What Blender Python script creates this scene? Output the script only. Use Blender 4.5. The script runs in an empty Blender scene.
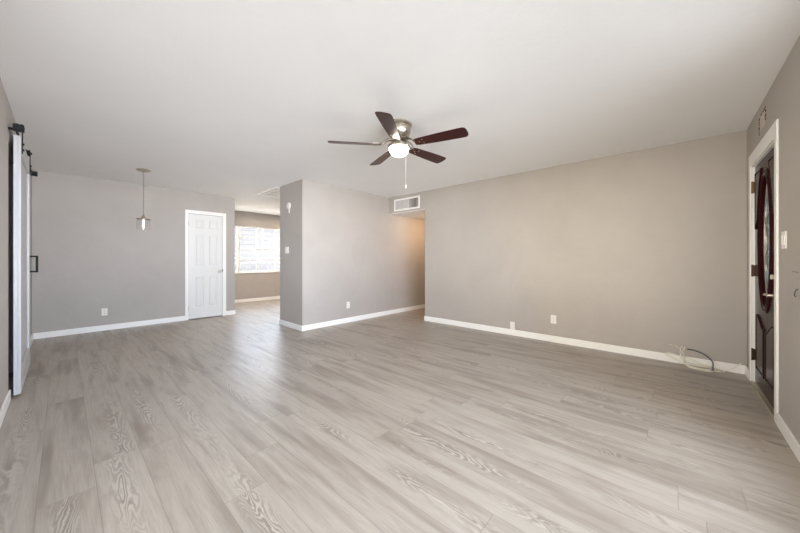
import bpy, bmesh, math, random
from mathutils import Vector, Matrix
R = math.radians
PI = math.pi
sc = bpy.context.scene
C = sc.collection

# ------------------------------------------------------------------ camera
H = 2.44
CH = 1.146
cam = bpy.data.cameras.new('camera')
cam.lens = 36 * 304.03 / 800
cam.sensor_width = 36
cam.shift_y = -6.8 / 800
cam.clip_start = 0.02
co = bpy.data.objects.new('camera', cam)
C.objects.link(co)
co.location = (0, 0, CH)
co.rotation_euler = (R(90), 0, -R(47.946))
sc.camera = co

# ------------------------------------------------------------------ world, sun, exposure
# sky brightness (above, below the horizon) for the three sides of the house that have windows:
# front, left side, back; strengths invented per side to even the room light
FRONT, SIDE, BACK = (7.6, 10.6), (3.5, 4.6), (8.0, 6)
w = bpy.data.worlds.new('sky')
sc.world = w
w.use_nodes = True
nt = w.node_tree
bg = nt.nodes['Background']
tc = nt.nodes.new('ShaderNodeTexCoord')
sx = nt.nodes.new('ShaderNodeSeparateXYZ')
nt.links.new(tc.outputs['Generated'], sx.inputs[0])


def wmap(sock, a_, b_, c_, d_):
    m_ = nt.nodes.new('ShaderNodeMapRange')
    m_.interpolation_type = 'SMOOTHSTEP'
    nt.links.new(sock, m_.inputs[0])
    for i_, v_ in enumerate((a_, b_, c_, d_)):
        m_.inputs[i_ + 1].default_value = v_
    return m_.outputs[0]


def wmath(op, a_, b_):
    m_ = nt.nodes.new('ShaderNodeMath')
    m_.operation = op
    for i_, v_ in enumerate((a_, b_)):
        if isinstance(v_, (int, float)):
            m_.inputs[i_].default_value = v_
        else:
            nt.links.new(v_, m_.inputs[i_])
    return m_.outputs[0]


def wmix(f_, a_, b_):
    m_ = nt.nodes.new('ShaderNodeMix')
    m_.data_type = 'RGBA'
    nt.links.new(f_, m_.inputs[0])
    for i_, v_ in ((6, a_), (7, b_)):
        if isinstance(v_, tuple):
            m_.inputs[i_].default_value = v_
        else:
            nt.links.new(v_, m_.inputs[i_])
    return m_.outputs[2]


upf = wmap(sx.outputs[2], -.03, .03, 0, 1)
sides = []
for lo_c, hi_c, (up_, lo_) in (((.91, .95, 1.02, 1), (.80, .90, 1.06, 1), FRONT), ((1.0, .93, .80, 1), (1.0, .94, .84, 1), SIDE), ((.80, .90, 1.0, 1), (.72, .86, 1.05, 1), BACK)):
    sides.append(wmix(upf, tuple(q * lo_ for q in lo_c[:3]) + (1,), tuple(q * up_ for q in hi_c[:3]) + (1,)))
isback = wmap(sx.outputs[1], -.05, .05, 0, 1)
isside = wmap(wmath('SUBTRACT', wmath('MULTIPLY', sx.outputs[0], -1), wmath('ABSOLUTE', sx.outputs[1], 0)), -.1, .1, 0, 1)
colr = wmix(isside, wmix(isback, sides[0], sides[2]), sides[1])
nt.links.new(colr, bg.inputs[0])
# dimmed towards straight down and straight up, to even the ceiling light
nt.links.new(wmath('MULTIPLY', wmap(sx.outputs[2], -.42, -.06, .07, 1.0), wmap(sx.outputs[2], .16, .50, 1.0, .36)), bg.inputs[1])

sun = bpy.data.lights.new('sun', 'SUN')
sun.energy = 6
sun.angle = R(.5)
sun.color = (1, .95, .88)
so = bpy.data.objects.new('sun', sun)
C.objects.link(so)
so.location = (12, 3, 12)
so.rotation_euler = (0, R(40), 0)          # straight along the x axis: grazes both window walls


def area(name, loc, rot, sx_, sy_, energy, color, portal=False):
    l = bpy.data.lights.new(name, 'AREA')
    l.shape = 'RECTANGLE'
    l.size = sx_
    l.size_y = sy_
    l.energy = energy
    l.color = color
    o = bpy.data.objects.new(name, l)
    C.objects.link(o)
    o.location = loc
    o.rotation_euler = rot
    if portal:
        l.cycles.is_portal = True
    return o


XL, XB, YD, YP, XE, YE, YA, YW, XA = -.298, 4.570, -.537, 4.428, 2.572, 5.18, 6.85, 8.60, 2.414
XK = 5.6      # right end of the kitchen behind
HZ = 2.10     # hall ceiling
# window rectangles
WF = (-.05, 2.78, .40, 2.12)      # front picture window (x0,x1,z0,z1) behind the camera
WS = (-.42, 2.1, .40, 2.12)         # added left wall window, unseen, for extra daylight (y0,y1,z0,z1)
WK = (2.62, 4.95, .80, 2.06)      # kitchen window
area('portal_front', ((WF[0] + WF[1]) / 2, YD - .14, (WF[2] + WF[3]) / 2), (R(90), 0, 0), WF[1] - WF[0], WF[3] - WF[2], 1, (1, 1, 1), True)
area('portal_side', (XL - .14, (WS[0] + WS[1]) / 2, (WS[2] + WS[3]) / 2), (R(90), 0, -R(90)), WS[1] - WS[0], WS[3] - WS[2], 1, (1, 1, 1), True)
area('portal_kitchen', ((WK[0] + WK[1]) / 2, YW + .14, (WK[2] + WK[3]) / 2), (-R(90), 0, 0), WK[1] - WK[0], WK[3] - WK[2], 1, (1, 1, 1), True)

vs = sc.view_settings
vs.view_transform = 'Standard'
vs.look = 'None'
vs.gamma = 1
vs.use_curve_mapping = False
vs.exposure = 1.48
sc.cycles.max_bounces = 14
sc.cycles.diffuse_bounces = 10
sc.cycles.sample_clamp_indirect = 8


# ------------------------------------------------------------------ materials
def srgb(r, g, b):
    f = lambda c: (c / 12.92 if c <= .04045 else ((c + .055) / 1.055) ** 2.4)
    return (f(r / 255), f(g / 255), f(b / 255), 1)


class N:
    """small node-tree writer"""
    def __init__(s, name):
        s.m = bpy.data.materials.new(name)
        s.m.use_nodes = True
        s.t = s.m.node_tree
        s.b = s.t.nodes['Principled BSDF']
        s.out = s.t.nodes['Material Output']

    def n(s, t, **kw):
        o = s.t.nodes.new(t)
        for a, b in kw.items():
            setattr(o, a, b)
        return o

    def link(s, a, b):
        s.t.links.new(a, b)

    def put(s, sock, v):
        if hasattr(v, 'is_output') or isinstance(v, bpy.types.NodeSocket):
            s.link(v, sock)
        else:
            sock.default_value = v

    def math(s, op, a, b=0.0, c=None):
        o = s.n('ShaderNodeMath', operation=op)
        s.put(o.inputs[0], a)
        s.put(o.inputs[1], b)
        if c is not None:
            s.put(o.inputs[2], c)
        return o.outputs[0]

    def pos(s):
        g = s.n('ShaderNodeTexCoord')
        return g.outputs['Object']

    def mapping(s, v, scale=(1, 1, 1), loc=(0, 0, 0)):
        o = s.n('ShaderNodeMapping')
        s.link(v, o.inputs[0])
        o.inputs['Scale'].default_value = scale
        o.inputs['Location'].default_value = loc
        return o.outputs[0]

    def noise(s, v, scale=5, detail=2, rough=.5, dist=0):
        o = s.n('ShaderNodeTexNoise')
        if v is not None:
            s.link(v, o.inputs['Vector'])
        o.inputs['Scale'].default_value = scale
        o.inputs['Detail'].default_value = detail
        o.inputs['Roughness'].default_value = rough
        o.inputs['Distortion'].default_value = dist
        return o.outputs[0]

    def mix(s, f, a, b, bt='MIX'):
        o = s.n('ShaderNodeMix', data_type='RGBA', blend_type=bt)
        s.put(o.inputs[0], f)
        s.put(o.inputs[6], a)
        s.put(o.inputs[7], b)
        return o.outputs[2]

    def ramp(s, f, stops):
        o = s.n('ShaderNodeMapRange')
        s.link(f, o.inputs[0])
        o.inputs[1].default_value, o.inputs[2].default_value, o.inputs[3].default_value, o.inputs[4].default_value = stops
        return o.outputs[0]

    def bump(s, h, strength=.2, dist=.01):
        o = s.n('ShaderNodeBump')
        o.inputs['Strength'].default_value = strength
        o.inputs['Distance'].default_value = dist
        s.link(h, o.inputs['Height'])
        s.link(o.outputs[0], s.b.inputs['Normal'])


def simple(name, col, rough=.5, metal=0, spec=.5, vary=.03, scale=30, bump=0, coat=0):
    m = N(name)
    f = m.noise(m.pos(), scale, 3)
    c2 = tuple(max(0, c * (1 - vary * 2)) for c in col[:3]) + (1,)
    m.link(m.mix(f, col, c2), m.b.inputs['Base Color'])
    m.b.inputs['Roughness'].default_value = rough
    m.b.inputs['Metallic'].default_value = metal
    m.b.inputs['Specular IOR Level'].default_value = spec
    m.b.inputs['Coat Weight'].default_value = coat
    if bump:
        m.bump(f, bump, .002)
    return m.m


def wall_mat(name, c1, c2, rough=.55):
    m = N(name)
    p = m.pos()
    big = m.noise(p, 1.6, 4, .6, .5)
    col = m.mix(m.ramp(big, (.3, .7, 0, 1)), c1, c2)
    m.link(col, m.b.inputs['Base Color'])
    m.b.inputs['Roughness'].default_value = rough
    m.b.inputs['Specular IOR Level'].default_value = .35
    fine = m.noise(p, 55, 3, .6)
    trowel = m.noise(p, 7, 3, .5, .8)
    h = m.math('ADD', m.math('MULTIPLY', fine, .35), m.math('MULTIPLY', trowel, 1.0))
    m.bump(h, .22, .012)
    return m.m


def floor_mat():
    m = N('oak_plank_floor')
    p = m.pos()
    s = m.n('ShaderNodeSeparateXYZ')
    m.link(p, s.inputs[0])
    X, Y = s.outputs[0], s.outputs[1]
    Wd, Ln = .197, 1.5
    u = m.math('DIVIDE', m.math('ADD', X, .083 + 10 * Wd), Wd)
    row = m.math('FLOOR', u)
    fu = m.math('FRACT', u)
    wn = m.n('ShaderNodeTexWhiteNoise', noise_dimensions='1D')
    m.link(row, wn.inputs['W'])
    v = m.math('ADD', m.math('DIVIDE', Y, Ln), m.math('ADD', m.math('MULTIPLY', wn.outputs[0], 3.7), 20))
    pl = m.math('FLOOR', v)
    fv = m.math('FRACT', v)
    cb = m.n('ShaderNodeCombineXYZ')
    m.link(row, cb.inputs[0])
    m.link(pl, cb.inputs[1])
    idn = m.n('ShaderNodeTexWhiteNoise', noise_dimensions='2D')
    m.link(cb.outputs[0], idn.inputs['Vector'])
    pid = idn.outputs['Value']
    sc2 = m.n('ShaderNodeSeparateColor')
    m.link(idn.outputs['Color'], sc2.inputs[0])
    r1, r2, r3 = sc2.outputs[0], sc2.outputs[1], sc2.outputs[2]

    def vec(kx, ky, seed=0.0):
        c = m.n('ShaderNodeCombineXYZ')
        m.link(m.math('MULTIPLY', X, kx), c.inputs[0])
        m.link(m.math('MULTIPLY', Y, ky), c.inputs[1])
        m.link(m.math('ADD', m.math('MULTIPLY', pid, 37.0), seed), c.inputs[2])
        return c.outputs[0]
    streak = m.noise(vec(9, .9), 1, 3, .55, .4)
    streak2 = m.noise(vec(26, 1.6, 3.0), 1, 4, .6, .3)
    fibre = m.noise(vec(240, 7, 5.0), 1, 3, .6)
    blotch = m.noise(vec(4.5, 1.7, 9.0), 1, 3, .5, .6)
    # cathedral figure: contour lines of a stretched field, strongest in the middle of the plank
    fld = m.noise(vec(6.0, 1.1, 12.0), 1, 2.5, .5, .5)
    jag = m.noise(vec(38, 20, 1.0), 1, 2, .6)
    ph = m.math('ADD', m.math('MULTIPLY', fld, 165.0), m.math('MULTIPLY', jag, 6.5))
    sn = m.math('SINE', ph)
    ring = m.ramp(sn, (-.1, .7, 0, 1))
    ring2 = m.ramp(sn, (-.3, -.9, 0, 1))
    cen = m.math('SUBTRACT', 1.0, m.math('MULTIPLY', m.math('ABSOLUTE', m.math('SUBTRACT', m.math('ADD', fu, m.math('MULTIPLY', m.math('SUBTRACT', r3, .5), .4)), .5)), 3.2))
    cen = m.math('MAXIMUM', cen, 0.0)
    has = m.ramp(r2, (.25, .5, 0.0, 1.0))
    msk = m.math('MULTIPLY', m.math('MULTIPLY', cen, has), m.ramp(m.noise(vec(1.5, 1.8, 30.0), 1, 2), (.38, .58, 0, 1)))
    base = m.mix(m.math('MULTIPLY', r1, .55), srgb(*FL[0]), srgb(*FL[1]))
    col = m.mix(m.ramp(streak, (.5, .72, 0, .75)), base, srgb(*FL[2]))
    col = m.mix(m.ramp(streak2, (.5, .75, 0, .45)), col, srgb(*FL[3]))
    col = m.mix(m.ramp(blotch, (.58, .78, 0, .55)), col, srgb(*FL[4]))
    col = m.mix(m.ramp(fibre, (.4, .75, 0, .4)), col, srgb(*FL[3]))
    col = m.mix(m.math('MULTIPLY', m.math('MULTIPLY', ring, msk), .75), col, srgb(*FL[5]))
    col = m.mix(m.math('MULTIPLY', m.math('MULTIPLY', ring2, msk), .6), col, srgb(*FL[6]))
    eu = m.math('MULTIPLY', m.math('MINIMUM', fu, m.math('SUBTRACT', 1.0, fu)), Wd)
    ev = m.math('MULTIPLY', m.math('MINIMUM', fv, m.math('SUBTRACT', 1.0, fv)), Ln)
    ed = m.math('MINIMUM', eu, ev)
    seam = m.ramp(ed, (.0006, .0022, 1, 0))
    col = m.mix(m.math('MULTIPLY', seam, .45), col, srgb(95, 86, 78))
    m.link(col, m.b.inputs['Base Color'])
    m.link(m.ramp(streak2, (.3, .8, .33, .45)), m.b.inputs['Roughness'])
    m.b.inputs['Specular IOR Level'].default_value = .55
    h = m.math('ADD', m.math('MULTIPLY', fibre, .12), m.math('MULTIPLY', seam, -1.0))
    m.bump(h, .25, .0015)
    return m.m


def wood_mat(name, c1, c2, rough=.3, axis=(2, 30, 30), coat=.3):
    m = N(name)
    p = m.mapping(m.pos(), axis)
    f = m.noise(p, 1.5, 4, .6, .8)
    m.link(m.mix(f, c1, c2), m.b.inputs['Base Color'])
    m.b.inputs['Roughness'].default_value = rough
    m.b.inputs['Coat Weight'].default_value = coat
    m.b.inputs['Coat Roughness'].default_value = .2
    m.b.inputs['Specular IOR Level'].default_value = .3
    m.b.inputs['IOR'].default_value = 1.22
    return m.m


def glass_mat(name, tint=(1, 1, 1, 1), gloss=.06, rough=0.02):
    m = N(name)
    tr = m.n('ShaderNodeBsdfTransparent')
    tr.inputs[0].default_value = tint
    gl = m.n('ShaderNodeBsdfGlossy')
    gl.inputs['Roughness'].default_value = rough
    mx = m.n('ShaderNodeMixShader')
    fr = m.n('ShaderNodeLayerWeight')
    fr.inputs[0].default_value = .5
    m.link(m.math('MINIMUM', m.math('ADD', m.math('MULTIPLY', m.math('POWER', fr.outputs[1], 4.0), .5), gloss * .3), 1.0), mx.inputs[0])
    m.link(tr.outputs[0], mx.inputs[1])
    m.link(gl.outputs[0], mx.inputs[2])
    m.link(mx.outputs[0], m.out.inputs[0])
    return m.m


def emit_mat(name, col, strength):
    m = N(name)
    m.b.inputs['Base Color'].default_value = (.9, .88, .82, 1)
    m.b.inputs['Roughness'].default_value = .3
    m.b.inputs['Emission Color'].default_value = col
    m.b.inputs['Emission Strength'].default_value = strength
    return m.m


FL = [(172, 163, 152), (160, 150, 139), (116, 105, 93), (128, 117, 105), (126, 112, 99), (118, 108, 98), (192, 184, 173)]
M = {}
M['wall'] = wall_mat('greige_wall_paint', srgb(172, 165, 158), srgb(166, 159, 152))
M['ceil'] = wall_mat('ceiling_paint', srgb(242, 242, 241), srgb(239, 239, 238), .8)
M['floor'] = floor_mat()
M['trim'] = simple('white_trim_paint', srgb(236, 234, 230), .35, vary=.01)
M['door'] = simple('white_door_paint', srgb(218, 216, 212), .38, vary=.01, scale=8)
M['barn'] = simple('barn_door_paint', srgb(184, 184, 185), .4, vary=.01, scale=8)
M['black'] = simple('black_iron', srgb(12, 12, 12), .6, 0, .3)
M['nickel'] = simple('brushed_nickel', srgb(196, 188, 176), .28, 1, vary=.05)
M['iron'] = simple('satin_nickel_iron', srgb(150, 143, 134), .42, 1, vary=.05)
M['offw'] = simple('off_white_plastic', srgb(204, 199, 193), .6, vary=.01)  # even off-white, darker than the trim
M['brass'] = simple('aged_brass_hinge', srgb(120, 98, 66), .4, .9, vary=.1)
M['darkhinge'] = simple('dark_bronze_hinge', srgb(60, 46, 36), .4, .8, vary=.1)
M['mahog'] = wood_mat('mahogany_door', srgb(52, 15, 16), srgb(28, 8, 10), .24, (14, 14, 1.2), 0)
M['blade'] = wood_mat('mahogany_blade', srgb(64, 29, 26), srgb(38, 17, 16), .34, (1.5, 22, 22), .35)
M['plate'] = simple('switch_plate_plastic', srgb(226, 223, 216), .5, vary=.01)
M['slot'] = simple('dark_slot', srgb(60, 56, 52), .6)
M['ventw'] = simple('white_vent_metal', srgb(232, 230, 226), .4, vary=.01)
M['ventg'] = simple('grey_vent_blade', srgb(186, 182, 178), .45, vary=.02)
M['ductg'] = simple('grey_duct_shade', srgb(78, 75, 72), .8)
M['ventd'] = simple('dark_duct_shade', srgb(84, 80, 76), .8)
M['glass'] = glass_mat('window_glass')
M['shade'] = glass_mat('pendant_glass', (.99, .99, .99, 1), .05)
M['globe'] = emit_mat('lit_frosted_globe', (1, .92, .80, 1), 8)
M['bulb'] = emit_mat('pendant_bulb', (1, .97, .92, 1), 2.5)
M['lens'] = emit_mat('recessed_lamp_lens', (1, .86, .70, 1), 420)
M['halllens'] = emit_mat('hall_lamp_lens', (1, .66, .40, 1), 40)
M['vinyl'] = simple('white_vinyl', srgb(226, 224, 220), .4, vary=.01)
M['cablew'] = simple('white_cable_jacket', srgb(226, 220, 206), .4)
M['cableb'] = simple('dark_blue_cable_jacket', srgb(38, 46, 66), .35)
M['copper'] = simple('copper_tip', srgb(170, 110, 70), .3, 1)
M['glue'] = simple('brown_glue', srgb(112, 78, 56), .7, vary=.2)
M['patch'] = simple('bare_plaster', srgb(200, 191, 180), .8)
M['concrete'] = simple('pale_concrete', srgb(206, 200, 190), .9, vary=.05, scale=3)
M['stucco'] = simple('grey_house_wall', srgb(98, 96, 94), .9, vary=.04, scale=3)
M['alu'] = simple('aluminium_threshold', srgb(200, 190, 170), .35, .8)


def frosted():
    m = N('leaded_frosted_glass')
    p = m.pos()
    f = m.n('ShaderNodeTexVoronoi')
    m.link(p, f.inputs['Vector'])
    f.inputs['Scale'].default_value = 55
    m.link(m.mix(m.noise(p, 9, 3), srgb(112, 130, 152), srgb(166, 180, 196)), m.b.inputs['Base Color'])
    m.b.inputs['Roughness'].default_value = .18
    m.b.inputs['Transmission Weight'].default_value = .05
    m.b.inputs['IOR'].default_value = 1.45
    m.bump(f.outputs['Distance'], .6, .004)
    return m.m


M['frost'] = frosted()


# ------------------------------------------------------------------ mesh helpers
def box(bm, x0, y0, z0, x1, y1, z1):
    r = bmesh.ops.create_cube(bm, size=1)
    bmesh.ops.scale(bm, vec=(abs(x1 - x0), abs(y1 - y0), abs(z1 - z0)), verts=r['verts'])
    bmesh.ops.translate(bm, vec=((x0 + x1) / 2, (y0 + y1) / 2, (z0 + z1) / 2), verts=r['verts'])
    return r['verts']


def nb():
    return bmesh.new()


def bx(*a):
    bm = nb()
    box(bm, *a)
    return bm


def xform(bm, mat, verts=None):
    bmesh.ops.transform(bm, matrix=mat, verts=verts or bm.verts[:])
    return bm


def lathe(bm, prof, seg=32, mat=None):
    """prof: list of (r,z) about the z axis"""
    rings = []
    for r, z in prof:
        if r < 1e-6:
            rings.append([bm.verts.new((0, 0, z))])
        else:
            rings.append([bm.verts.new((r * math.cos(2 * PI * i / seg), r * math.sin(2 * PI * i / seg), z)) for i in range(seg)])
    for a, b in zip(rings, rings[1:]):
        if len(a) == 1 and len(b) == 1:
            continue
        for i in range(seg):
            j = (i + 1) % seg
            if len(a) == 1:
                bm.faces.new((a[0], b[i], b[j]))
            elif len(b) == 1:
                bm.faces.new((a[i], a[j], b[0]))
            else:
                bm.faces.new((a[i], a[j], b[j], b[i]))
    vs_ = [v for r in rings for v in r]
    if mat is not None:
        bmesh.ops.transform(bm, matrix=mat, verts=vs_)
    bmesh.ops.recalc_face_normals(bm, faces=bm.faces[:])
    return bm


def tube(bm, pts, r, seg=8, smooth=4):
    """round tube along a Catmull-Rom path"""
    pts = [Vector(p) for p in pts]
    path = []
    n = len(pts)
    for i in range(n - 1):
        p0, p1, p2, p3 = pts[max(i - 1, 0)], pts[i], pts[i + 1], pts[min(i + 2, n - 1)]
        for s in range(smooth):
            t = s / smooth
            path.append(.5 * ((2 * p1) + (p2 - p0) * t + (2 * p0 - 5 * p1 + 4 * p2 - p3) * t * t + (3 * p1 - p0 - 3 * p2 + p3) * t ** 3))
    path.append(pts[-1])
    rings = []
    up = Vector((0, 0, 1))
    prev = None
    for i, p in enumerate(path):
        d = (path[min(i + 1, len(path) - 1)] - path[max(i - 1, 0)]).normalized()
        if prev is None:
            a = d.cross(up)
            if a.length < .05:
                a = d.cross(Vector((1, 0, 0)))
        else:
            a = prev - d * prev.dot(d)
        a.normalize()
        prev = a
        b = d.cross(a)
        rr = r(i / (len(path) - 1)) if callable(r) else r
        rings.append([bm.verts.new(p + (a * math.cos(2 * PI * k / seg) + b * math.sin(2 * PI * k / seg)) * rr) for k in range(seg)])
    for a, b in zip(rings, rings[1:]):
        for k in range(seg):
            bm.faces.new((a[k], a[(k + 1) % seg], b[(k + 1) % seg], b[k]))
    bm.faces.new(rings[0][::-1])
    bm.faces.new(rings[-1])
    return bm


def prism(bm, outline, z0, z1, mat=None):
    a = [bm.verts.new((x, y, z0)) for x, y in outline]
    b = [bm.verts.new((x, y, z1)) for x, y in outline]
    bm.faces.new(a[::-1])
    bm.faces.new(b)
    n = len(a)
    for i in range(n):
        bm.faces.new((a[i], a[(i + 1) % n], b[(i + 1) % n], b[i]))
    if mat is not None:
        bmesh.ops.transform(bm, matrix=mat, verts=a + b)
    bmesh.ops.recalc_face_normals(bm, faces=bm.faces[:])
    return bm


def obj(name, bm, mat, parent=None, bevel=0, smooth=False, seg=2):
    me = bpy.data.meshes.new(name)
    bmesh.ops.recalc_face_normals(bm, faces=bm.faces[:])
    bm.to_mesh(me)
    bm.free()
    me.materials.append(mat)
    if smooth:
        for p in me.polygons:
            p.use_smooth = True
    o = bpy.data.objects.new(name, me)
    C.objects.link(o)
    if parent is not None:
        o.parent = parent
        # parts are written in world coordinates: undo the parents' transform
        o.matrix_parent_inverse = wm(parent).inverted()
    if bevel:
        b = o.modifiers.new('bevel', 'BEVEL')
        b.width = bevel
        b.segments = seg
        b.limit_method = 'ANGLE'
        b.angle_limit = R(40)
    if smooth:
        try:
            me.set_sharp_from_angle(angle=R(35))
        except Exception:
            pass
    return o


def wm(o):
    m = Matrix.LocRotScale(o.location, o.rotation_euler, o.scale)
    return m if o.parent is None else wm(o.parent) @ o.matrix_parent_inverse @ m


def thing(name, label, cat, loc, group=None):
    o = bpy.data.objects.new(name, None)
    C.objects.link(o)
    o.empty_display_size = .1
    o.location = loc
    o['label'] = label
    o['category'] = cat
    if group:
        o['group'] = group
    return o


def struct(name, bm, mat, parent=None, **kw):
    o = obj(name, bm, mat, parent, **kw)
    if parent is None:
        o['kind'] = 'structure'
    return o


def sempty(name, loc):
    o = bpy.data.objects.new(name, None)
    C.objects.link(o)
    o.location = loc
    o['kind'] = 'structure'
    return o


# ------------------------------------------------------------------ room shell
T = .12
bm = bx(XL - 1.5, YD - .12, -.1, 7.2, YW + .12, 0)
struct('floor', bm, M['floor'])
bm = bx(XL - 1.5, YD - .12, H, XB, YW + .12, H + .1)
box(bm, XB, YP, H, XK + .12, YW + .12, H + .1)
struct('ceiling', bm, M['ceil'])

# left wall: opening behind the barn door (y 4.02-5.05) and an added window near the camera
BO = (4.03, 5.02, 2.12)
bm = nb()
box(bm, XL - T, YD - T, 0, XL, WS[0], H)
box(bm, XL - T, WS[0], 0, XL, WS[1], WS[2])
box(bm, XL - T, WS[0], WS[3], XL, WS[1], H)
box(bm, XL - T, WS[1], 0, XL, BO[0], H)
box(bm, XL - T, BO[0], BO[2], XL, BO[1], H)
box(bm, XL - T, BO[1], 0, XL, YW + T, H)
struct('wall_left', bm, M['wall'])
bm = nb()      # closet behind the barn door
box(bm, XL - 1.4, BO[0] - .35, 0, XL - 1.3, BO[1] + .35, H)
box(bm, XL - 1.3, BO[0] - .45, 0, XL - T, BO[0] - .35, H)
box(bm, XL - 1.3, BO[1] + .35, 0, XL - T, BO[1] + .45, H)
struct('wall_closet', bm, M['wall'])

# back wall with the white panel door
D1 = (1.589, 2.182, 2.03)
bm = nb()
box(bm, XL, YA, 0, D1[0], YA + T, H)
box(bm, D1[0], YA, D1[2], D1[1], YA + T, H)
box(bm, D1[1], YA, 0, XA, YA + T, H)
box(bm, XA - T, YA + T, 0, XA, YW, H)
struct('wall_back', bm, M['wall'])

# kitchen window wall and side wall
bm = nb()
box(bm, XL, YW, 0, WK[0], YW + T, H)
box(bm, WK[0], YW, 0, WK[1], YW + T, WK[2])
box(bm, WK[0], YW, WK[3], WK[1], YW + T, H)
box(bm, WK[1], YW, 0, XK + T, YW + T, H)
struct('wall_kitchen', bm, M['wall'])
struct('wall_kitchen_side', bx(XK, YE, 0, XK + T, YW, H), M['wall'])

# partition block and its run into the hall
bm = nb()
box(bm, XE, YP, 0, XB, YE, H)
box(bm, XB, YP, 0, 7.1, YE, H)
bmesh.ops.remove_doubles(bm, verts=bm.verts[:], dist=1e-4)
struct('wall_partition', bm, M['wall'])

# right wall, the header over the hall opening, the hall's other side and end
YB = 3.488
struct('wall_right', bx(XB, YD - T, 0, XB + T, YB, H), M['wall'])
bm = bx(XB, YB, HZ, XB + T, YP, H)
struct('wall_header', bm, M['wall'])
struct('wall_hall', bx(XB + T, YB - T, 0, 7.1, YB, H), M['wall'])
struct('wall_hall_end', bx(7.1, YB - T, 0, 7.2, YE, H), M['wall'])
struct('ceiling_hall', bx(XB, YB, HZ - .006, 7.1, YP, HZ - .0002), M['ceil'])

# front wall: picture window behind the camera and the entry door
FD = (3.38, 4.30, 2.01)
bm = nb()
box(bm, XL, YD - T, 0, WF[0], YD, H)
box(bm, WF[0], YD - T, 0, WF[1], YD, WF[2])
box(bm, WF[0], YD - T, WF[3], WF[1], YD, H)
box(bm, WF[1], YD - T, 0, FD[0], YD, H)
box(bm, FD[0], YD - T, FD[2], FD[1], YD, H)
box(bm, FD[1], YD - T, 0, XB, YD, H)
struct('wall_front', bm, M['wall'])


# baseboards
def base(name, segs):
    bm = nb()
    for x0, y0, x1, y1 in segs:
        box(bm, x0, y0, 0, x1, y1, .088)
    struct(name, bm, M['trim'], bevel=.004)


t = .013
base('baseboard_left', [(XL, YD, XL + t, BO[0] - .01), (XL, BO[1], XL + t, YA)])
base('baseboard_back', [(XL + t, YA - t, 1.541, YA), (2.247, YA - t, XA + t, YA), (XA, YA, XA + t, YW - t)])
base('baseboard_kitchen', [(XA + t, YW - t, XK, YW)])
base('baseboard_partition', [(XE - t, YP - t, 7.1, YP), (XE - t, YP, XE, YE + t)])
base('baseboard_right', [(XB - t, YD + t, XB, YB + t), (XB, YB, XB + T, YB + t)])
base('baseboard_hall', [(XB + T, YB, 7.1, YB + t)])
base('baseboard_front', [(XL + t, YD, 3.31, YD + t), (4.37, YD, XB, YD + t)])

# ------------------------------------------------------------------ kitchen window
win = sempty('window_1', ((WK[0] + WK[1]) / 2, YW, WK[2]))
bm = nb()
y0, y1 = YW + .03, YW + .08
f = .035
box(bm, WK[0], y0, WK[2], WK[1], y1, WK[2] + f)
box(bm, WK[0], y0, WK[3] - f, WK[1], y1, WK[3])
box(bm, WK[0], y0, WK[2], WK[0] + f, y1, WK[3])
box(bm, WK[1] - f, y0, WK[2], WK[1], y1, WK[3])
obj('window_frame', bm, M['vinyl'], win, bevel=.004)
obj('window_post', bx(3.115, y0 - .012, WK[2] + f, 3.175, y1 - .002, WK[3] - f), M['vinyl'], win, bevel=.004)
for x in (3.63, 3.80, 4.16, 4.62):
    z0 = WK[2] + f if x != 3.80 else 1.42
    obj('muntin', bx(x - .014, y0 + .008, z0, x + .014, y1 - .02, WK[3] - f), M['vinyl'], win)
for z in (1.11, 1.43, 1.75):
    obj('muntin', bx(3.175, y0 + .006, z - .011, WK[1] - f, y1 - .018, z + .011), M['vinyl'], win)
    obj('muntin', bx(WK[0] + f, y0 + .006, z - .009, 3.115, y1 - .018, z + .009), M['vinyl'], win)
obj('window_pane', bx(WK[0] + f, YW + .056, WK[2] + f, WK[1] - f, YW + .060, WK[3] - f), M['glass'], win)
obj('window_sill', bx(WK[0] - .02, YW - .025, WK[2] - .02, WK[1] + .02, YW + .03, WK[2] + .004), M['vinyl'], win, bevel=.004)

# unseen windows behind the camera; the side one added for daylight
win = sempty('window_2', ((WF[0] + WF[1]) / 2, YD, WF[2]))
bm = nb()
y0, y1 = YD - .09, YD - .04
box(bm, WF[0], y0, WF[2], WF[1], y1, WF[2] + f)
box(bm, WF[0], y0, WF[3] - f, WF[1], y1, WF[3])
for x in (WF[0], (WF[0] + WF[1]) / 2 - f / 2, WF[1] - f):
    box(bm, x, y0, WF[2], x + f, y1, WF[3])
obj('window_frame', bm, M['vinyl'], win)
win = sempty('added_side_window', (XL, (WS[0] + WS[1]) / 2, WS[2]))
bm = nb()
x0, x1 = XL - .09, XL - .04
box(bm, x0, WS[0], WS[2], x1, WS[1], WS[2] + f)
box(bm, x0, WS[0], WS[3] - f, x1, WS[1], WS[3])
for y in (WS[0], (WS[0] + WS[1]) / 2 - f / 2, WS[1] - f):
    box(bm, x0, y, WS[2], x1, y + f, WS[3])
obj('window_frame', bm, M['vinyl'], win)

# outdoors seen through the kitchen window
struct('ground_outdoor', bx(-6, YW + T, -.25, 16, 18, -.12), M['concrete'])
hs = thing('added_house', 'grey house wall added outside the kitchen window to screen the bright sky', 'house', (6, 13.0, -.12))
bm = nb()  # added wall, tall enough to keep bright sky out of the window view
for i in range(14):
    z = -.12 + i * .19
    vv = box(bm, -4, 13.0, z, 15, 13.14, z + .186)
    for v_ in vv:
        if v_.co.z > z + .1 and v_.co.y < 13.05:
            v_.co.y += .02
obj('siding', bm, M['stucco'], hs)
obj('roof', bx(-4.3, 12.72, 2.54, 15.3, 16.0, 2.66), M['concrete'], hs)

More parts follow.
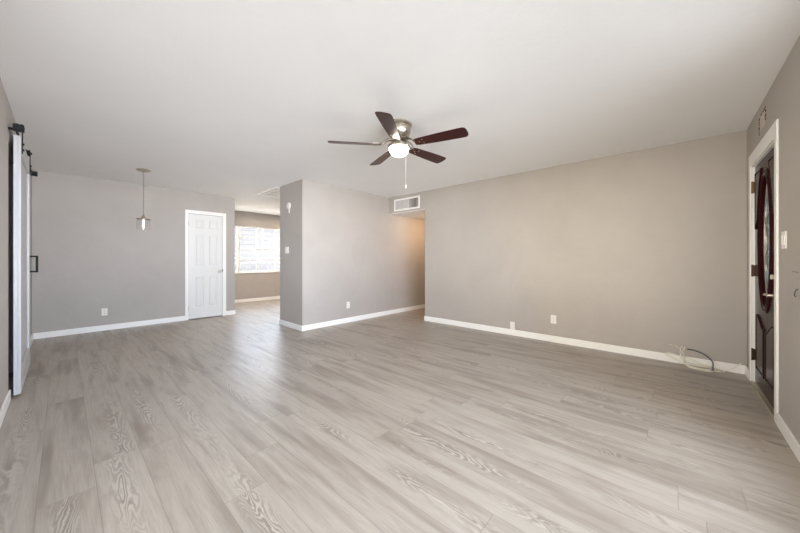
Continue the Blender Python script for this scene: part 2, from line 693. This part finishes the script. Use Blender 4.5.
# ------------------------------------------------------------------ white six panel door
d = sempty('door_1', ((D1[0] + D1[1]) / 2, YA, 0))
bm = nb()
cy = YA - .014
box(bm, 1.541, cy, 0, D1[0] + .004, YA + .0, 2.093)
box(bm, D1[1] - .004, cy, 0, 2.247, YA, 2.093)
box(bm, D1[0] + .004, cy, D1[2] - .004, D1[1] - .004, YA, 2.093)
obj('door_frame', bm, M['trim'], d, bevel=.004)
sx0, sx1, sy = D1[0] + .008, D1[1] - .008, YA - .002
Wd = sx1 - sx0
px = [(sx0 + .095, sx0 + .095 + .155), (sx1 - .095 - .155, sx1 - .095)]
pz = [(.225, .835), (1.015, 1.635), (1.735, 1.925)]
# slab = back board with raised stiles and rails
bm = nb()
box(bm, sx0, sy + .012, .014, sx1, sy + .04, D1[2] - .008)
xs = [sx0, px[0][0], px[0][1], px[1][0], px[1][1], sx1]
for a, b in ((0, 1), (2, 3), (4, 5)):
    box(bm, xs[a], sy, .014, xs[b], sy + .0125, D1[2] - .008)
zs = [.014, .225, .835, 1.015, 1.635, 1.735, 1.925, D1[2] - .008]
for i in (0, 2, 4, 6):
    for a, b in px:
        box(bm, a, sy + .0001, zs[i], b, sy + .0125, zs[i + 1])
obj('door_slab', bm, M['door'], d)
for a, b in px:
    for z0, z1 in pz:
        bm = nb()
        prism(bm, [(a + .022, z0 + .022), (b - .022, z0 + .022), (b - .022, z1 - .022), (a + .022, z1 - .022)], 0, .010)
        # chamfer the raised field by shrinking the front face
        cx_, cz_ = (a + b) / 2, (z0 + z1) / 2
        for v in bm.verts:
            if v.co.z > .005:
                v.co.x += .016 * (1 if v.co.x < cx_ else -1)
                v.co.y += .016 * (1 if v.co.y < cz_ else -1)
        xform(bm, Matrix.Translation((0, sy + .0125, 0)) @ Matrix.Rotation(R(90), 4, 'X'))
        obj('door_panel', bm, M['door'], d)
for z in (.22, 1.08, 1.84):
    obj('hinge', bx(D1[0] + .0, YA - .019, z - .045, D1[0] + .010, YA - .006, z + .045), M['nickel'], d)
bm = nb()
lathe(bm, [(0, 0), (.030, 0), (.030, .006), (.012, .012), (.012, .03), (.026, .038), (.029, .052), (.020, .064), (0, .066)], 24,
      Matrix.Translation((2.123, sy, .912)) @ Matrix.Rotation(R(90), 4, 'X'))
obj('door_knob', bm, M['nickel'], d, smooth=True)
obj('strike_plate', bx(D1[1] - .009, YA - .0165, .895, D1[1] + .003, YA - .0135, .955), M['slot'], d)

# ------------------------------------------------------------------ entry door
d = sempty('door_2', ((FD[0] + FD[1]) / 2, YD, 0))
bm = nb()
cy = YD + .012
box(bm, 3.31, YD, 0, FD[0], cy, 2.122)
box(bm, FD[1], YD, 0, 4.37, cy, 2.122)
box(bm, FD[0], YD, FD[2], FD[1], cy, 2.122)
obj('door_frame', bm, M['trim'], d, bevel=.005)
bm = nb()
box(bm, FD[0], YD - T, 0, FD[0] + .012, YD, FD[2])
box(bm, FD[1] - .012, YD - T, 0, FD[1], YD, FD[2])
box(bm, FD[0] + .012, YD - T, FD[2] - .012, FD[1] - .012, YD, FD[2])
obj('door_jamb', bm, M['trim'], d)
obj('threshold', bx(FD[0] + .012, YD - T, 0, FD[1] - .012, YD + .012, .022), M['alu'], d, bevel=.004)
ex0, ex1, ey = FD[0] + .016, FD[1] - .016, YD - .018     # slab inner face at ey
ec = (ex0 + ex1) / 2
oz, orx, orz = 1.30, .215, .545
# slab with an oval hole
bm = nb()
nseg = 48
inner = [(ec + orx * math.cos(2 * PI * i / nseg), oz + orz * math.sin(2 * PI * i / nseg)) for i in range(nseg)]
ez0, ez1 = .026, FD[2] - .016


def edge_pt(i):
    a = 2 * PI * i / nseg
    c, s = math.cos(a), math.sin(a)
    hw = (ex1 - ex0) / 2
    top, bot = ez1 - oz, oz - ez0
    k = 1e9
    if abs(c) > 1e-6:
        k = min(k, hw / abs(c * orx))
    if s > 1e-6:
        k = min(k, top / (s * orz))
    if s < -1e-6:
        k = min(k, bot / (-s * orz))
    return (ec + c * orx * k, oz + s * orz * k)


outer = [edge_pt(i) for i in range(nseg)]
# snap the nearest outer points to the true corners
for cxn, czn in ((ex0, ez0), (ex1, ez0), (ex0, ez1), (ex1, ez1)):
    j = min(range(nseg), key=lambda q: (outer[q][0] - cxn) ** 2 + (outer[q][1] - czn) ** 2)
    outer[j] = (cxn, czn)
vf = {}
for nm, pts_ in (('i', inner), ('o', outer)):
    for yy in (ey, ey - .044):
        vf[nm, yy] = [bm.verts.new((x, yy, z)) for x, z in pts_]
for i in range(nseg):
    j = (i + 1) % nseg
    for yy in (ey, ey - .044):
        bm.faces.new((vf['i', yy][i], vf['i', yy][j], vf['o', yy][j], vf['o', yy][i]))
    for nm in 'io':
        a, b = vf[nm, ey], vf[nm, ey - .044]
        bm.faces.new((a[i], a[j], b[j], b[i]))
obj('door_slab', bm, M['mahog'], d)


def oval_ring(rx, rz, prof):
    """prof: list of (offset outwards, height off the slab)"""
    bm = nb()
    rings = []
    for i in range(64):
        a = 2 * PI * i / 64
        rings.append([bm.verts.new((ec + (rx + o_) * math.cos(a), ey + h_, oz + (rz + o_) * math.sin(a))) for o_, h_ in prof])
    for i in range(64):
        A_, B_ = rings[i], rings[(i + 1) % 64]
        for k_ in range(len(prof)):
            l_ = (k_ + 1) % len(prof)
            bm.faces.new((A_[k_], A_[l_], B_[l_], B_[k_]))
    return bm


obj('oval_moulding', oval_ring(orx, orz, [(-.012, -.02), (-.012, .006), (.0, .014), (.012, .012), (.022, .005), (.034, .013), (.046, .006), (.05, -.004)]), M['mahog'], d, smooth=True)
bm = nb()
vs1 = [bm.verts.new((ec + orx * math.cos(2 * PI * i / 48), ey - .016, oz + orz * math.sin(2 * PI * i / 48))) for i in range(48)]
vs2 = [bm.verts.new((v.co.x, ey - .026, v.co.z)) for v in vs1]
bm.faces.new(vs1)
bm.faces.new(vs2[::-1])
for i in range(48):
    bm.faces.new((vs1[i], vs2[i], vs2[(i + 1) % 48], vs1[(i + 1) % 48]))
gl = obj('oval_glass', bm, M['frost'], d)
bm = nb()
yy = ey - .013
for s in (.72, .42):
    tube(bm, [(ec + orx * s * math.cos(a), yy, oz + orz * s * math.sin(a)) for a in [2 * PI * i / 24 for i in range(25)]], .003, 6, 2)
for q in (-1, 1):
    tube(bm, [(ec + q * .03, yy, oz + orz * .95), (ec + q * .11, yy, oz + .2), (ec + q * .02, yy, oz), (ec + q * .11, yy, oz - .2), (ec + q * .03, yy, oz - orz * .95)], .003, 6, 6)
obj('glass_leading', bm, M['nickel'], gl)


def raised(outl, dep=.012, inset=.78):
    """raised field with a moulding: a small frustum over an outline in (x, z)"""
    bm = nb()
    cx_ = sum(p[0] for p in outl) / len(outl)
    cz_ = sum(p[1] for p in outl) / len(outl)
    lv = [(1.0, -.001), (.97, .012), (.90, .012), (.86, .003), (.74, .010)]
    rings = [[bm.verts.new((cx_ + (x - cx_) * s, ey + h, cz_ + (z - cz_) * (1 - (1 - s) * .45))) for x, z in outl] for s, h in lv]
    n = len(outl)
    for A_, B_ in zip(rings, rings[1:]):
        for i in range(n):
            bm.faces.new((A_[i], A_[(i + 1) % n], B_[(i + 1) % n], B_[i]))
    bm.faces.new(rings[-1])
    return bm


for q in (-1, 1):
    # lower vertical panels with a top edge curving round the oval
    xa, xb = ec + q * .035, ec + q * .345
    ol = [(xa, .16), (xb, .16), (xb, .66), (ec + q * .28, .65), (ec + q * .2, .62), (ec + q * .11, .575), (xa, .56)]
    obj('carved_panel', raised(ol), M['mahog'], d)
    # upper corner panels
    ol = [(xb, 1.36), (xb, 1.93), (ec + q * .10, 1.93)] + [(ec + q * (orx + .075) * math.cos(a), oz + (orz + .075) * math.sin(a)) for a in (1.15, .95, .72, .48, .25)]
    xb = ec + q * .385
    ol = [(xb, 1.42), (xb, 1.93), (ec + q * .14, 1.93), (ec + q * .20, 1.80), (ec + q * .255, 1.66), (ec + q * .29, 1.50)]
    obj('carved_panel', raised(ol), M['mahog'], d)
for z, mt in ((1.815, 'brass'), (1.045, 'darkhinge'), (.27, 'darkhinge')):
    bm = nb()
    box(bm, FD[1] - .022, YD - .018, z - .05, FD[1] + .001, YD + .002, z + .05)
    lathe(bm, [(0, -.055), (.008, -.055), (.008, .055), (0, .055)], 10, Matrix.Translation((FD[1] - .012, YD - .002, z)))
    obj('hinge', bm, M[mt], d)
kx = ex0 + .065
bm = nb()
lathe(bm, [(0, 0), (.032, 0), (.032, .008), (.014, .012), (.011, .05), (0, .052)], 20, Matrix.Translation((kx, ey, .885)) @ Matrix.Rotation(-R(90), 4, 'X'))
tube(bm, [(kx, ey + .045, .885), (kx + .04, ey + .052, .888), (kx + .12, ey + .045, .88)], lambda q: .011 - .003 * q, 10)
obj('door_handle', bm, M['nickel'], d, smooth=True)
bm = nb()
lathe(bm, [(0, 0), (.030, 0), (.030, .010), (.016, .016), (0, .018)], 20, Matrix.Translation((kx, ey, 1.02)) @ Matrix.Rotation(-R(90), 4, 'X'))
box(bm, kx - .004, ey + .012, 1.004, kx + .006, ey + .034, 1.036)
obj('deadbolt', bm, M['nickel'], d, smooth=True)
obj('door_sensor', bx(ex0 + .004, ey, 1.085, ex0 + .036, ey + .016, 1.135), M['plate'], d, bevel=.003)

# ------------------------------------------------------------------ barn door
bX0, bX1, bY0, bY1, bZ0, bZ1 = -.275, -.236, 4.07, 5.16, .02, 2.185
d = sempty('door_3', (-.255, (bY0 + bY1) / 2, 0))
d['label'] = 'white sliding barn door hanging on the left wall'
bm = bx(bX0, bY0, bZ0, bX1 - .018, bY1, bZ1)
obj('door_slab', bm, M['barn'], d)
bm = nb()
sw = .12
fx = bX1 - .0181
for a, b in ((bY0, bY0 + sw), (bY1 - sw, bY1)):
    box(bm, fx, a, bZ0, bX1, b, bZ1)
for a, b in ((bZ0, bZ0 + .2), (bZ1 - .14, bZ1)):
    box(bm, fx, bY0 + sw, a, bX1 - .0005, bY1 - sw, b)
obj('door_frame', bm, M['barn'], d, bevel=.003)
bm = nb()
hy, hz = 5.08, 1.10
box(bm, bX1, hy - .012, hz - .09, bX1 + .058, hy + .012, hz - .072)
box(bm, bX1, hy - .012, hz + .072, bX1 + .058, hy + .012, hz + .09)
box(bm, bX1 + .040, hy - .012, hz - .09, bX1 + .058, hy + .012, hz + .09)
obj('door_handle', bm, M['black'], d, bevel=.002)


def hanger(y):
    bm = nb()
    box(bm, bX1, y - .02, bZ1 - .13, bX1 + .006, y + .02, bZ1 + .08)
    lathe(bm, [(0, -.016), (.036, -.016), (.036, -.010), (.030, -.008), (.030, .008), (.036, .010), (.036, .016), (0, .016)], 20,
          Matrix.Translation((bX1 - .012, y, bZ1 + .085)) @ Matrix.Rotation(R(90), 4, 'Y'))
    lathe(bm, [(0, 0), (.012, 0), (.012, .01), (0, .01)], 6, Matrix.Translation((bX1 + .006, y, bZ1 + .085)) @ Matrix.Rotation(R(90), 4, 'Y'))
    for dz in (-.1, -.05):
        lathe(bm, [(0, 0), (.009, 0), (.009, .008), (0, .008)], 6, Matrix.Translation((bX1 + .006, y, bZ1 + dz)) @ Matrix.Rotation(R(90), 4, 'Y'))
    return bm


for y in (bY0 + .08, bY1 - .1):
    obj('roller_hanger', hanger(y), M['black'], d)
tr = thing('barn_door_track', 'long black iron rail on the left wall carrying the white barn door', 'track', (XL, 4.9, bZ1 + .03))
rx = bX1 - .022
obj('rail', bx(rx - .003, 3.95, bZ1 + .012, rx + .003, 5.95, bZ1 + .05), M['black'], tr)
for y in (4.02, 4.5, 4.98, 5.46, 5.9):
    bm = nb()
    lathe(bm, [(0, 0), (.011, 0), (.011, rx - XL - .003), (0, rx - XL - .003)], 12, Matrix.Translation((XL, y, bZ1 + .031)) @ Matrix.Rotation(R(90), 4, 'Y'))
    obj('spacer', bm, M['black'], tr)
    bm = nb()
    lathe(bm, [(0, 0), (.013, 0), (.013, .009), (0, .009)], 6, Matrix.Translation((rx + .003, y, bZ1 + .031)) @ Matrix.Rotation(R(90), 4, 'Y'))
    obj('bolt', bm, M['black'], tr)
for y in (3.97, 5.93):
    obj('end_stop', bx(rx - .014, y - .022, bZ1 + .006, rx + .045, y + .022, bZ1 + .062), M['black'], tr, bevel=.004)

# ------------------------------------------------------------------ ceiling fan
FX, FY = 2.15, 1.953
BZ = 2.237
fan = thing('ceiling_fan', 'five blade ceiling fan with nickel housing, dark wood blades and a lit globe', 'ceiling fan', (FX, FY, H))
TF = Matrix.Translation((FX, FY, 0))
bm = nb()
lathe(bm, [(0, H), (.118, H), (.124, H - .006), (.124, H - .018), (.112, H - .026), (.106, H - .032), (.106, H - .045), (.112, H - .052), (.110, H - .085), (.098, H - .112), (.078, H - .128), (.05, H - .134), (0, H - .134)], 40, TF)
obj('motor_housing', bm, M['nickel'], fan, smooth=True)
bm = nb()
lathe(bm, [(0, H - .134), (.058, H - .135), (.085, H - .142), (.088, H - .150), (.06, H - .162), (.045, H - .17), (.045, BZ + .012), (.07, BZ + .008), (0, BZ + .008)], 32, TF)
obj('rotor_hub', bm, M['nickel'], fan, smooth=True)
bm = nb()
lathe(bm, [(0, BZ + .010), (.07, BZ + .010), (.096, BZ + .002), (.102, BZ - .006), (.102, BZ - .022), (.096, BZ - .026), (0, BZ - .026)], 40, TF)
kit = obj('light_kit', bm, M['nickel'], fan, smooth=True)
for a in (30, 150, 270):
    bm = nb()
    lathe(bm, [(0, 0), (.006, 0), (.006, .012), (0, .012)], 10, TF @ Matrix.Rotation(R(a), 4, 'Z') @ Matrix.Translation((.101, 0, BZ - .013)) @ Matrix.Rotation(R(90), 4, 'Y'))
    obj('thumbscrew', bm, M['nickel'], kit)
bm = nb()
lathe(bm, [(.0, BZ - .025)] + [(.094 * math.cos(a), BZ - .025 - .084 * math.sin(a) ** .9 if a else BZ - .025) for a in [R(q) for q in (0, 12, 24, 36, 48, 60, 70, 80)]] + [(0, BZ - .110)], 40, TF)
obj('glass_globe', bm, M['globe'], fan, smooth=True)
# blades
ang0 = -.496
for kk in range(5):
    an = ang0 + kk * 2 * PI / 5
    th = R(47.946)
    dx = math.sin(an) * math.sin(th) + math.cos(an) * math.cos(th)
    dy = math.sin(an) * math.cos(th) - math.cos(an) * math.sin(th)
    az = math.atan2(dy, dx)
    MB = TF @ Matrix.Rotation(az, 4, 'Z') @ Matrix.Translation((0, 0, BZ)) @ Matrix.Rotation(R(-13), 4, 'X')
    ol = [(.165, -.040), (.20, -.050), (.40, -.062), (.60, -.068), (.640, -.066), (.656, -.055), (.664, -.030), (.666, 0)]
    ol = ol + [(x, -y) for x, y in ol[::-1][1:]]
    bm = nb()
    prism(bm, ol, -.003, .003)
    b = obj('blade', bm, M['blade'], fan, bevel=.0015)
    b.matrix_parent_inverse = Matrix()
    b.matrix_basis = Matrix.Translation((-FX, -FY, -H)) @ MB
    # scrolled iron
    MI = TF @ Matrix.Rotation(az, 4, 'Z')
    bm = nb()
    for s in (-1, 1):
        tube(bm, [(.06, s * .012, BZ + .045), (.10, s * .030, BZ + .052), (.135, s * .042, BZ + .03), (.165, s * .030, BZ + .008), (.19, s * .012, BZ + .006), (.235, s * .030, BZ + .007 - s * .006), (.262, s * .028, BZ + .008 - s * .006)], .0055, 8, 4)
        tube(bm, [(.085, s * .010, BZ + .05), (.12, s * .014, BZ + .038), (.14, s * .004, BZ + .025), (.16, s * .016, BZ + .012)], .0045, 8, 4)
    tube(bm, [(.05, 0, BZ + .05), (.11, 0, BZ + .05), (.16, 0, BZ + .014), (.215, 0, BZ + .008)], .006, 8, 4)
    for (sx_, sy_) in ((.215, 0), (.25, .026), (.25, -.026)):
        lathe(bm, [(0, -.007), (.004, -.007), (.005, -.005), (.005, .010), (0, .010)], 10, Matrix.Translation((sx_, sy_, BZ - sy_ * .23)))
    xform(bm, MI)
    obj('blade_iron', bm, M['iron'], fan, smooth=True)
bm = nb()
rt = Vector((math.cos(R(47.946)), -math.sin(R(47.946))))
pcx, pcy = FX + rt.x * .066, FY + rt.y * .066
tube(bm, [(pcx, pcy, BZ - .015), (pcx, pcy, 2.05), (pcx, pcy, 1.86)], .0009, 6, 2)
lathe(bm, [(0, 1.825), (.004, 1.827), (.005, 1.845), (.003, 1.865), (0, 1.866)], 10, Matrix.Translation((pcx, pcy, 0)))
obj('pull_chain', bm, M['offw'], fan)

# ------------------------------------------------------------------ pendant lamp
PX, PY = .778, 5.685
pn = thing('pendant_lamp', 'small pendant lamp with clear glass shade hanging from the ceiling', 'pendant lamp', (PX, PY, H))
TP = Matrix.Translation((PX, PY, 0))
bm = nb()
lathe(bm, [(0, H), (.082, H), (.084, H - .008), (.07, H - .018), (.02, H - .024), (.012, H - .035), (0, H - .035)], 28, TP)
obj('canopy', bm, M['nickel'], pn, smooth=True)
bm = nb()
tube(bm, [(PX, PY, H - .03), (PX, PY, 2.1), (PX, PY, 1.775)], .0045, 8, 2)
obj('cord', bm, M['nickel'], pn)
bm = nb()
lathe(bm, [(0, 1.785), (.012, 1.783), (.024, 1.765), (.026, 1.725), (.02, 1.718), (0, 1.718)], 20, TP)
obj('socket', bm, M['nickel'], pn, smooth=True)
bm = nb()
lathe(bm, [(.024, 1.738), (.070, 1.735), (.078, 1.725), (.078, 1.575), (.075, 1.575), (.075, 1.722), (.069, 1.731), (.024, 1.734)], 28, TP)
obj('glass_shade', bm, M['shade'], pn, smooth=True)
bm = nb()
lathe(bm, [(.078, 1.7355), (.0795, 1.732), (.0795, 1.726), (.078, 1.7245)], 28, TP)
obj('shade_rim', bm, M['nickel'], pn, smooth=True)
bm = nb()
lathe(bm, [(0, 1.72), (.009, 1.718), (.009, 1.70), (.011, 1.68), (.010, 1.63), (.006, 1.613), (0, 1.61)], 16, TP)
obj('bulb', bm, M['bulb'], pn, smooth=True)

# ------------------------------------------------------------------ vents, lamps in the ceilings
v = thing('ceiling_register', 'large white slatted air return grille in the ceiling beside the partition', 'air vent', (2.85, 5.72, H))
vx0, vx1, vy0, vy1 = 2.52, 3.20, 5.26, 6.14
bm = nb()
z0, z1 = H - .012, H
box(bm, vx0, vy0, z0, vx1, vy0 + .05, z1)
box(bm, vx0, vy1 - .05, z0, vx1, vy1, z1)
box(bm, vx0, vy0 + .05, z0, vx0 + .05, vy1 - .05, z1)
box(bm, vx1 - .05, vy0 + .05, z0, vx1, vy1 - .05, z1)
obj('vent_frame', bm, M['ventw'], v, bevel=.002)
obj('duct_shade', bx(vx0 + .05, vy0 + .05, H - .002, vx1 - .05, vy1 - .05, H), M['ductg'], v)  # flat sheet, coloured dark for the shade inside the duct
obj('centre_bar', bx(vx0 + .10, vy0 + .05, H - .014, vx0 + .125, vy1 - .05, H - .002), M['ventw'], v)
for i in range(16):
    x = vx0 + .065 + i * .0365
    bm = bx(-.008, vy0 + .05, -.001, .008, vy1 - .05, .001)
    xform(bm, Matrix.Translation((x, 0, H - .008)) @ Matrix.Rotation(R(16), 4, 'Y'))
    obj('vent_slat', bm, M['ventw'], v)

v = thing('wall_vent', 'white rectangular supply vent on the header above the hallway opening', 'air vent', (XB, 3.95, 2.24))
vy0, vy1, vz0, vz1 = 3.612, 4.275, 2.135, 2.375
bm = nb()
x0, x1 = XB - .012, XB
fr = .032
box(bm, x0, vy0, vz0, x1, vy1, vz0 + fr)
box(bm, x0, vy0, vz1 - fr, x1, vy1, vz1)
box(bm, x0, vy0, vz0 + fr, x1, vy0 + fr, vz1 - fr)
box(bm, x0, vy1 - fr, vz0 + fr, x1, vy1, vz1 - fr)
obj('vent_frame', bm, M['ventw'], v, bevel=.002)
obj('duct_shade', bx(XB - .002, vy0 + fr, vz0 + fr, XB, vy1 - fr, vz1 - fr), M['ventd'], v)  # backing sheet with the duct's shade put into its colour
n = 18
for i in range(n):
    y = vy0 + fr + .012 + i * (vy1 - vy0 - 2 * fr - .024) / (n - 1)
    bm = bx(-.001, -.0105, vz0 + fr, .001, .0105, vz1 - fr)
    ang = 58 if i > 5 else -20
    if i in (5, 6):
        ang = 0
    xform(bm, Matrix.Translation((XB - .009 - (.002 if abs(ang) < 30 else 0), y, 0)) @ Matrix.Rotation(R(90 - ang if ang > 30 else ang), 4, 'Z'))
    obj('vent_slat', bm, M['ventg'], v)

for lx, ly, lab in ((3.80, 7.50, 'small round recessed light lit in the ceiling, the one nearest the kitchen window'),
                    (4.95, 7.30, 'small round recessed light added out of view in the kitchen ceiling near the far side wall'),  # this one and the next are unseen, added to brighten the kitchen
                    (4.30, 6.10, 'small round recessed light added out of view in the ceiling just behind the partition')):
    rl = thing('recessed_light', lab, 'ceiling light', (lx, ly, H), 'recessed lights in the kitchen ceiling')
    bm = nb()
    lathe(bm, [(.045, H), (.075, H), (.075, H - .006), (.047, H - .008)], 28, Matrix.Translation((lx, ly, 0)))
    obj('light_trim', bm, M['ventw'], rl)
    bm = nb()
    lathe(bm, [(0, H - .001), (.046, H - .001), (.046, H - .005), (0, H - .005)], 28, Matrix.Translation((lx, ly, 0)))
    obj('lens', bm, M['lens'], rl)

HZ -= .006
hl = thing('hall_light', 'round flush ceiling light glowing warm inside the hallway', 'ceiling light', (5.5, 3.80, HZ))
bm = nb()
lathe(bm, [(0, HZ - .001), (.12, HZ - .001), (.12, HZ - .02), (.10, HZ - .024), (0, HZ - .024)], 28, Matrix.Translation((5.5, 3.80, 0)))
obj('light_base', bm, M['nickel'], hl, smooth=True)
bm = nb()
lathe(bm, [(.10, HZ - .024), (.095, HZ - .045), (.06, HZ - .07), (0, HZ - .078)], 28, Matrix.Translation((5.5, 3.80, 0)))
obj('lamp_shade', bm, M['halllens'], hl, smooth=True)


# ------------------------------------------------------------------ outlets, switches and other wall fittings
def plate_outlet(name, label, cat, loc, rz, kind, group=None, w_=.07, h_=.115):
    """faces -y in its own frame, then turned"""
    o = thing(name, label, cat, loc, group)
    MT = Matrix.Translation(loc) @ Matrix.Rotation(rz, 4, 'Z')
    bm = bx(-w_ / 2, -.006, -h_ / 2, w_ / 2, 0, h_ / 2)
    xform(bm, MT)
    obj('cover_plate', bm, M['plate'], o, bevel=.002)
    if kind == 'duplex':
        for s in (-1, 1):
            bm = bx(-.016, -.009, s * .0235 - .014, .016, -.0055, s * .0235 + .014)
            xform(bm, MT)
            r_ = obj('receptacle', bm, M['plate'], o, bevel=.004)
            bm = nb()
            for q in (-.006, .006):
                box(bm, q - .0015, -.0095, s * .0235 - .002, q + .0015, -.0088, s * .0235 + .008)
            box(bm, -.0025, -.0095, s * .0235 - .010, .0025, -.0088, s * .0235 - .005)
            xform(bm, MT)
            obj('slot', bm, M['slot'], r_)
    if kind in ('switch', 'switch2'):
        for q in ((0,) if kind == 'switch' else (-.023, .023)):
            bm = bx(q - .015, -.010, -.032, q + .015, -.0055, .032)
            xform(bm, MT)
            obj('rocker', bm, M['plate'], o, bevel=.002)
    return o


plate_outlet('power_outlet', 'white power outlet low on the back wall, left of the white panel door', 'outlet', (.45, YA, .300), 0, 'duplex')
plate_outlet('power_outlet', 'white power outlet low on the partition wall beside the hallway opening', 'outlet', (3.49, YP, .318), 0, 'duplex')
plate_outlet('power_outlet', 'white power outlet on the long right wall, above the baseboard', 'outlet', (XB, 1.247, .316), -R(90), 'duplex')
plate_outlet('blank_wall_plate', 'white blank wall plate on the right wall touching the baseboard top', 'wall plate', (XB, 1.823, .146), -R(90), 'blank')
plate_outlet('light_switch', 'white double light switch on the narrow end of the partition', 'light switch', (XE, 4.93, 1.31), -R(90), 'switch2', w_=.115)
plate_outlet('light_switch', 'white double light switch on the wall beside the dark front door', 'light switch', (3.165, YD, 1.275), R(180), 'switch2', w_=.105)

th_ = thing('door_chime', 'round white chime high on the narrow end of the partition', 'chime', (XE, 4.86, 2.06))
MT = Matrix.Translation((XE, 4.86, 2.06)) @ Matrix.Rotation(-R(90), 4, 'Z') @ Matrix.Rotation(R(90), 4, 'X')
bm = nb()
lathe(bm, [(0, 0), (.056, 0), (.056, .012), (.048, .02), (.03, .022), (0, .022)], 28, MT)
obj('chime_body', bm, M['offw'], th_, smooth=True)
bm = nb()
lathe(bm, [(.026, .0221), (.03, .027), (.034, .0221)], 24, MT)
obj('ring', bm, M['ventg'], th_, smooth=True)
obj('tail', bx(XE - .012, 4.86 - .028, 1.935, XE, 4.86 + .004, 2.012), M['offw'], th_, bevel=.003)

# bare rectangle with glue marks above the entry door
g = thing('glue_mark', 'bare plaster rectangle edged with brown glue above the front door', 'wall mark', (3.84, YD, 2.28))
obj('bare_patch', bx(3.74, YD, 2.22, 3.93, YD + .002, 2.335), M['patch'], g)
random.seed(4)
for x, za, zb in ((3.955, 2.20, 2.345), (3.72, 2.25, 2.355)):
    z = za
    while z < zb:
        h_ = random.uniform(.008, .022)
        ww = random.uniform(.006, .013)
        obj('glue', bx(x - ww, YD, z, x + ww, YD + .004, min(z + h_, zb)), M['glue'], g)
        z += h_ + random.uniform(.006, .02)
for x in (3.75, 3.80, 3.86):
    obj('glue', bx(x, YD, 2.345, x + random.uniform(.02, .035), YD + .004, 2.352), M['glue'], g)


s1 = obj('wall_scratch', bx(2.87, YD, 1.071, 2.985, YD + .0015, 1.075), M['slot'])
s1['label'] = 'thin dark horizontal scratch on the wall right of the front door'
s1['category'] = 'wall mark'
bm = nb()
tube(bm, [(2.875, YD, .975), (2.873, YD + .008, .968), (2.875, YD + .014, .942), (2.895, YD + .006, .928)], .0028, 6, 4)
s2 = obj('wire_stub', bm, M['slot'])
s2['label'] = 'short dark wire stub sticking out of the wall below the scratch'
s2['category'] = 'wire'

# ------------------------------------------------------------------ cables on the floor at the right wall
cb = thing('coiled_cable', 'loose white cable coil lying on the floor against the right wall baseboard', 'cable', (4.45, .12, 0))
random.seed(11)

coil = [(4.555, -.006, .193), (4.54, -.047, .165), (4.52, -.079, .10), (4.49, -.094, .045), (4.45, -.108, .008), (4.42, -.176, .005), (4.42, -.256, .005), (4.46, -.316, .011), (4.52, -.291, .03),
        (4.54, -.203, .042), (4.54, -.111, .069), (4.54, -.022, .094), (4.545, .052, .105), (4.545, .061, .081), (4.53, -.006, .054), (4.50, -.07, .027), (4.46, -.124, .012), (4.44, -.214, .014), (4.46, -.295, .016),
        (4.48, -.339, .011), (4.53, -.306, .021), (4.54, -.233, .022), (4.53, -.157, .028), (4.53, -.071, .052), (4.54, -.047, .132), (4.55, -.063, .199), (4.545, -.079, .138), (4.53, -.079, .054), (4.47, -.124, .015),
        (4.44, -.236, .007), (4.47, -.359, .009), (4.54, -.44, .05), (4.553, -.50, .11)]
bm = nb()
tube(bm, coil, .0033, 6, 5)
obj('cable_loop', bm, M['cablew'], cb, smooth=True)
bm = nb()
tube(bm, [(x - .012 + .01 * math.sin(i), y + .025 * math.cos(i * 1.3), max(.006, z + .008 * math.sin(i * 2))) for i, (x, y, z) in enumerate(coil[3:27])], .0028, 6, 5)
obj('cable_loop', bm, M['cablew'], cb, smooth=True)
bm = nb()
tube(bm, [(4.56, -.006, .19), (4.54, .02, .20), (4.53, .04, .195)], .003, 6, 4)
obj('cable_end', bm, M['cablew'], cb, smooth=True)
bm = nb()
tube(bm, [(4.45, -.29, .012), (4.46, -.295, .052), (4.47, -.292, .095), (4.48, -.271, .124), (4.49, -.231, .155), (4.50, -.179, .175), (4.51, -.133, .181), (4.52, -.106, .178)], .0062, 8, 6)
dc = obj('dark_cable', bm, M['cableb'], cb, smooth=True)
dc['label'] = 'thick dark blue cable end arching up'
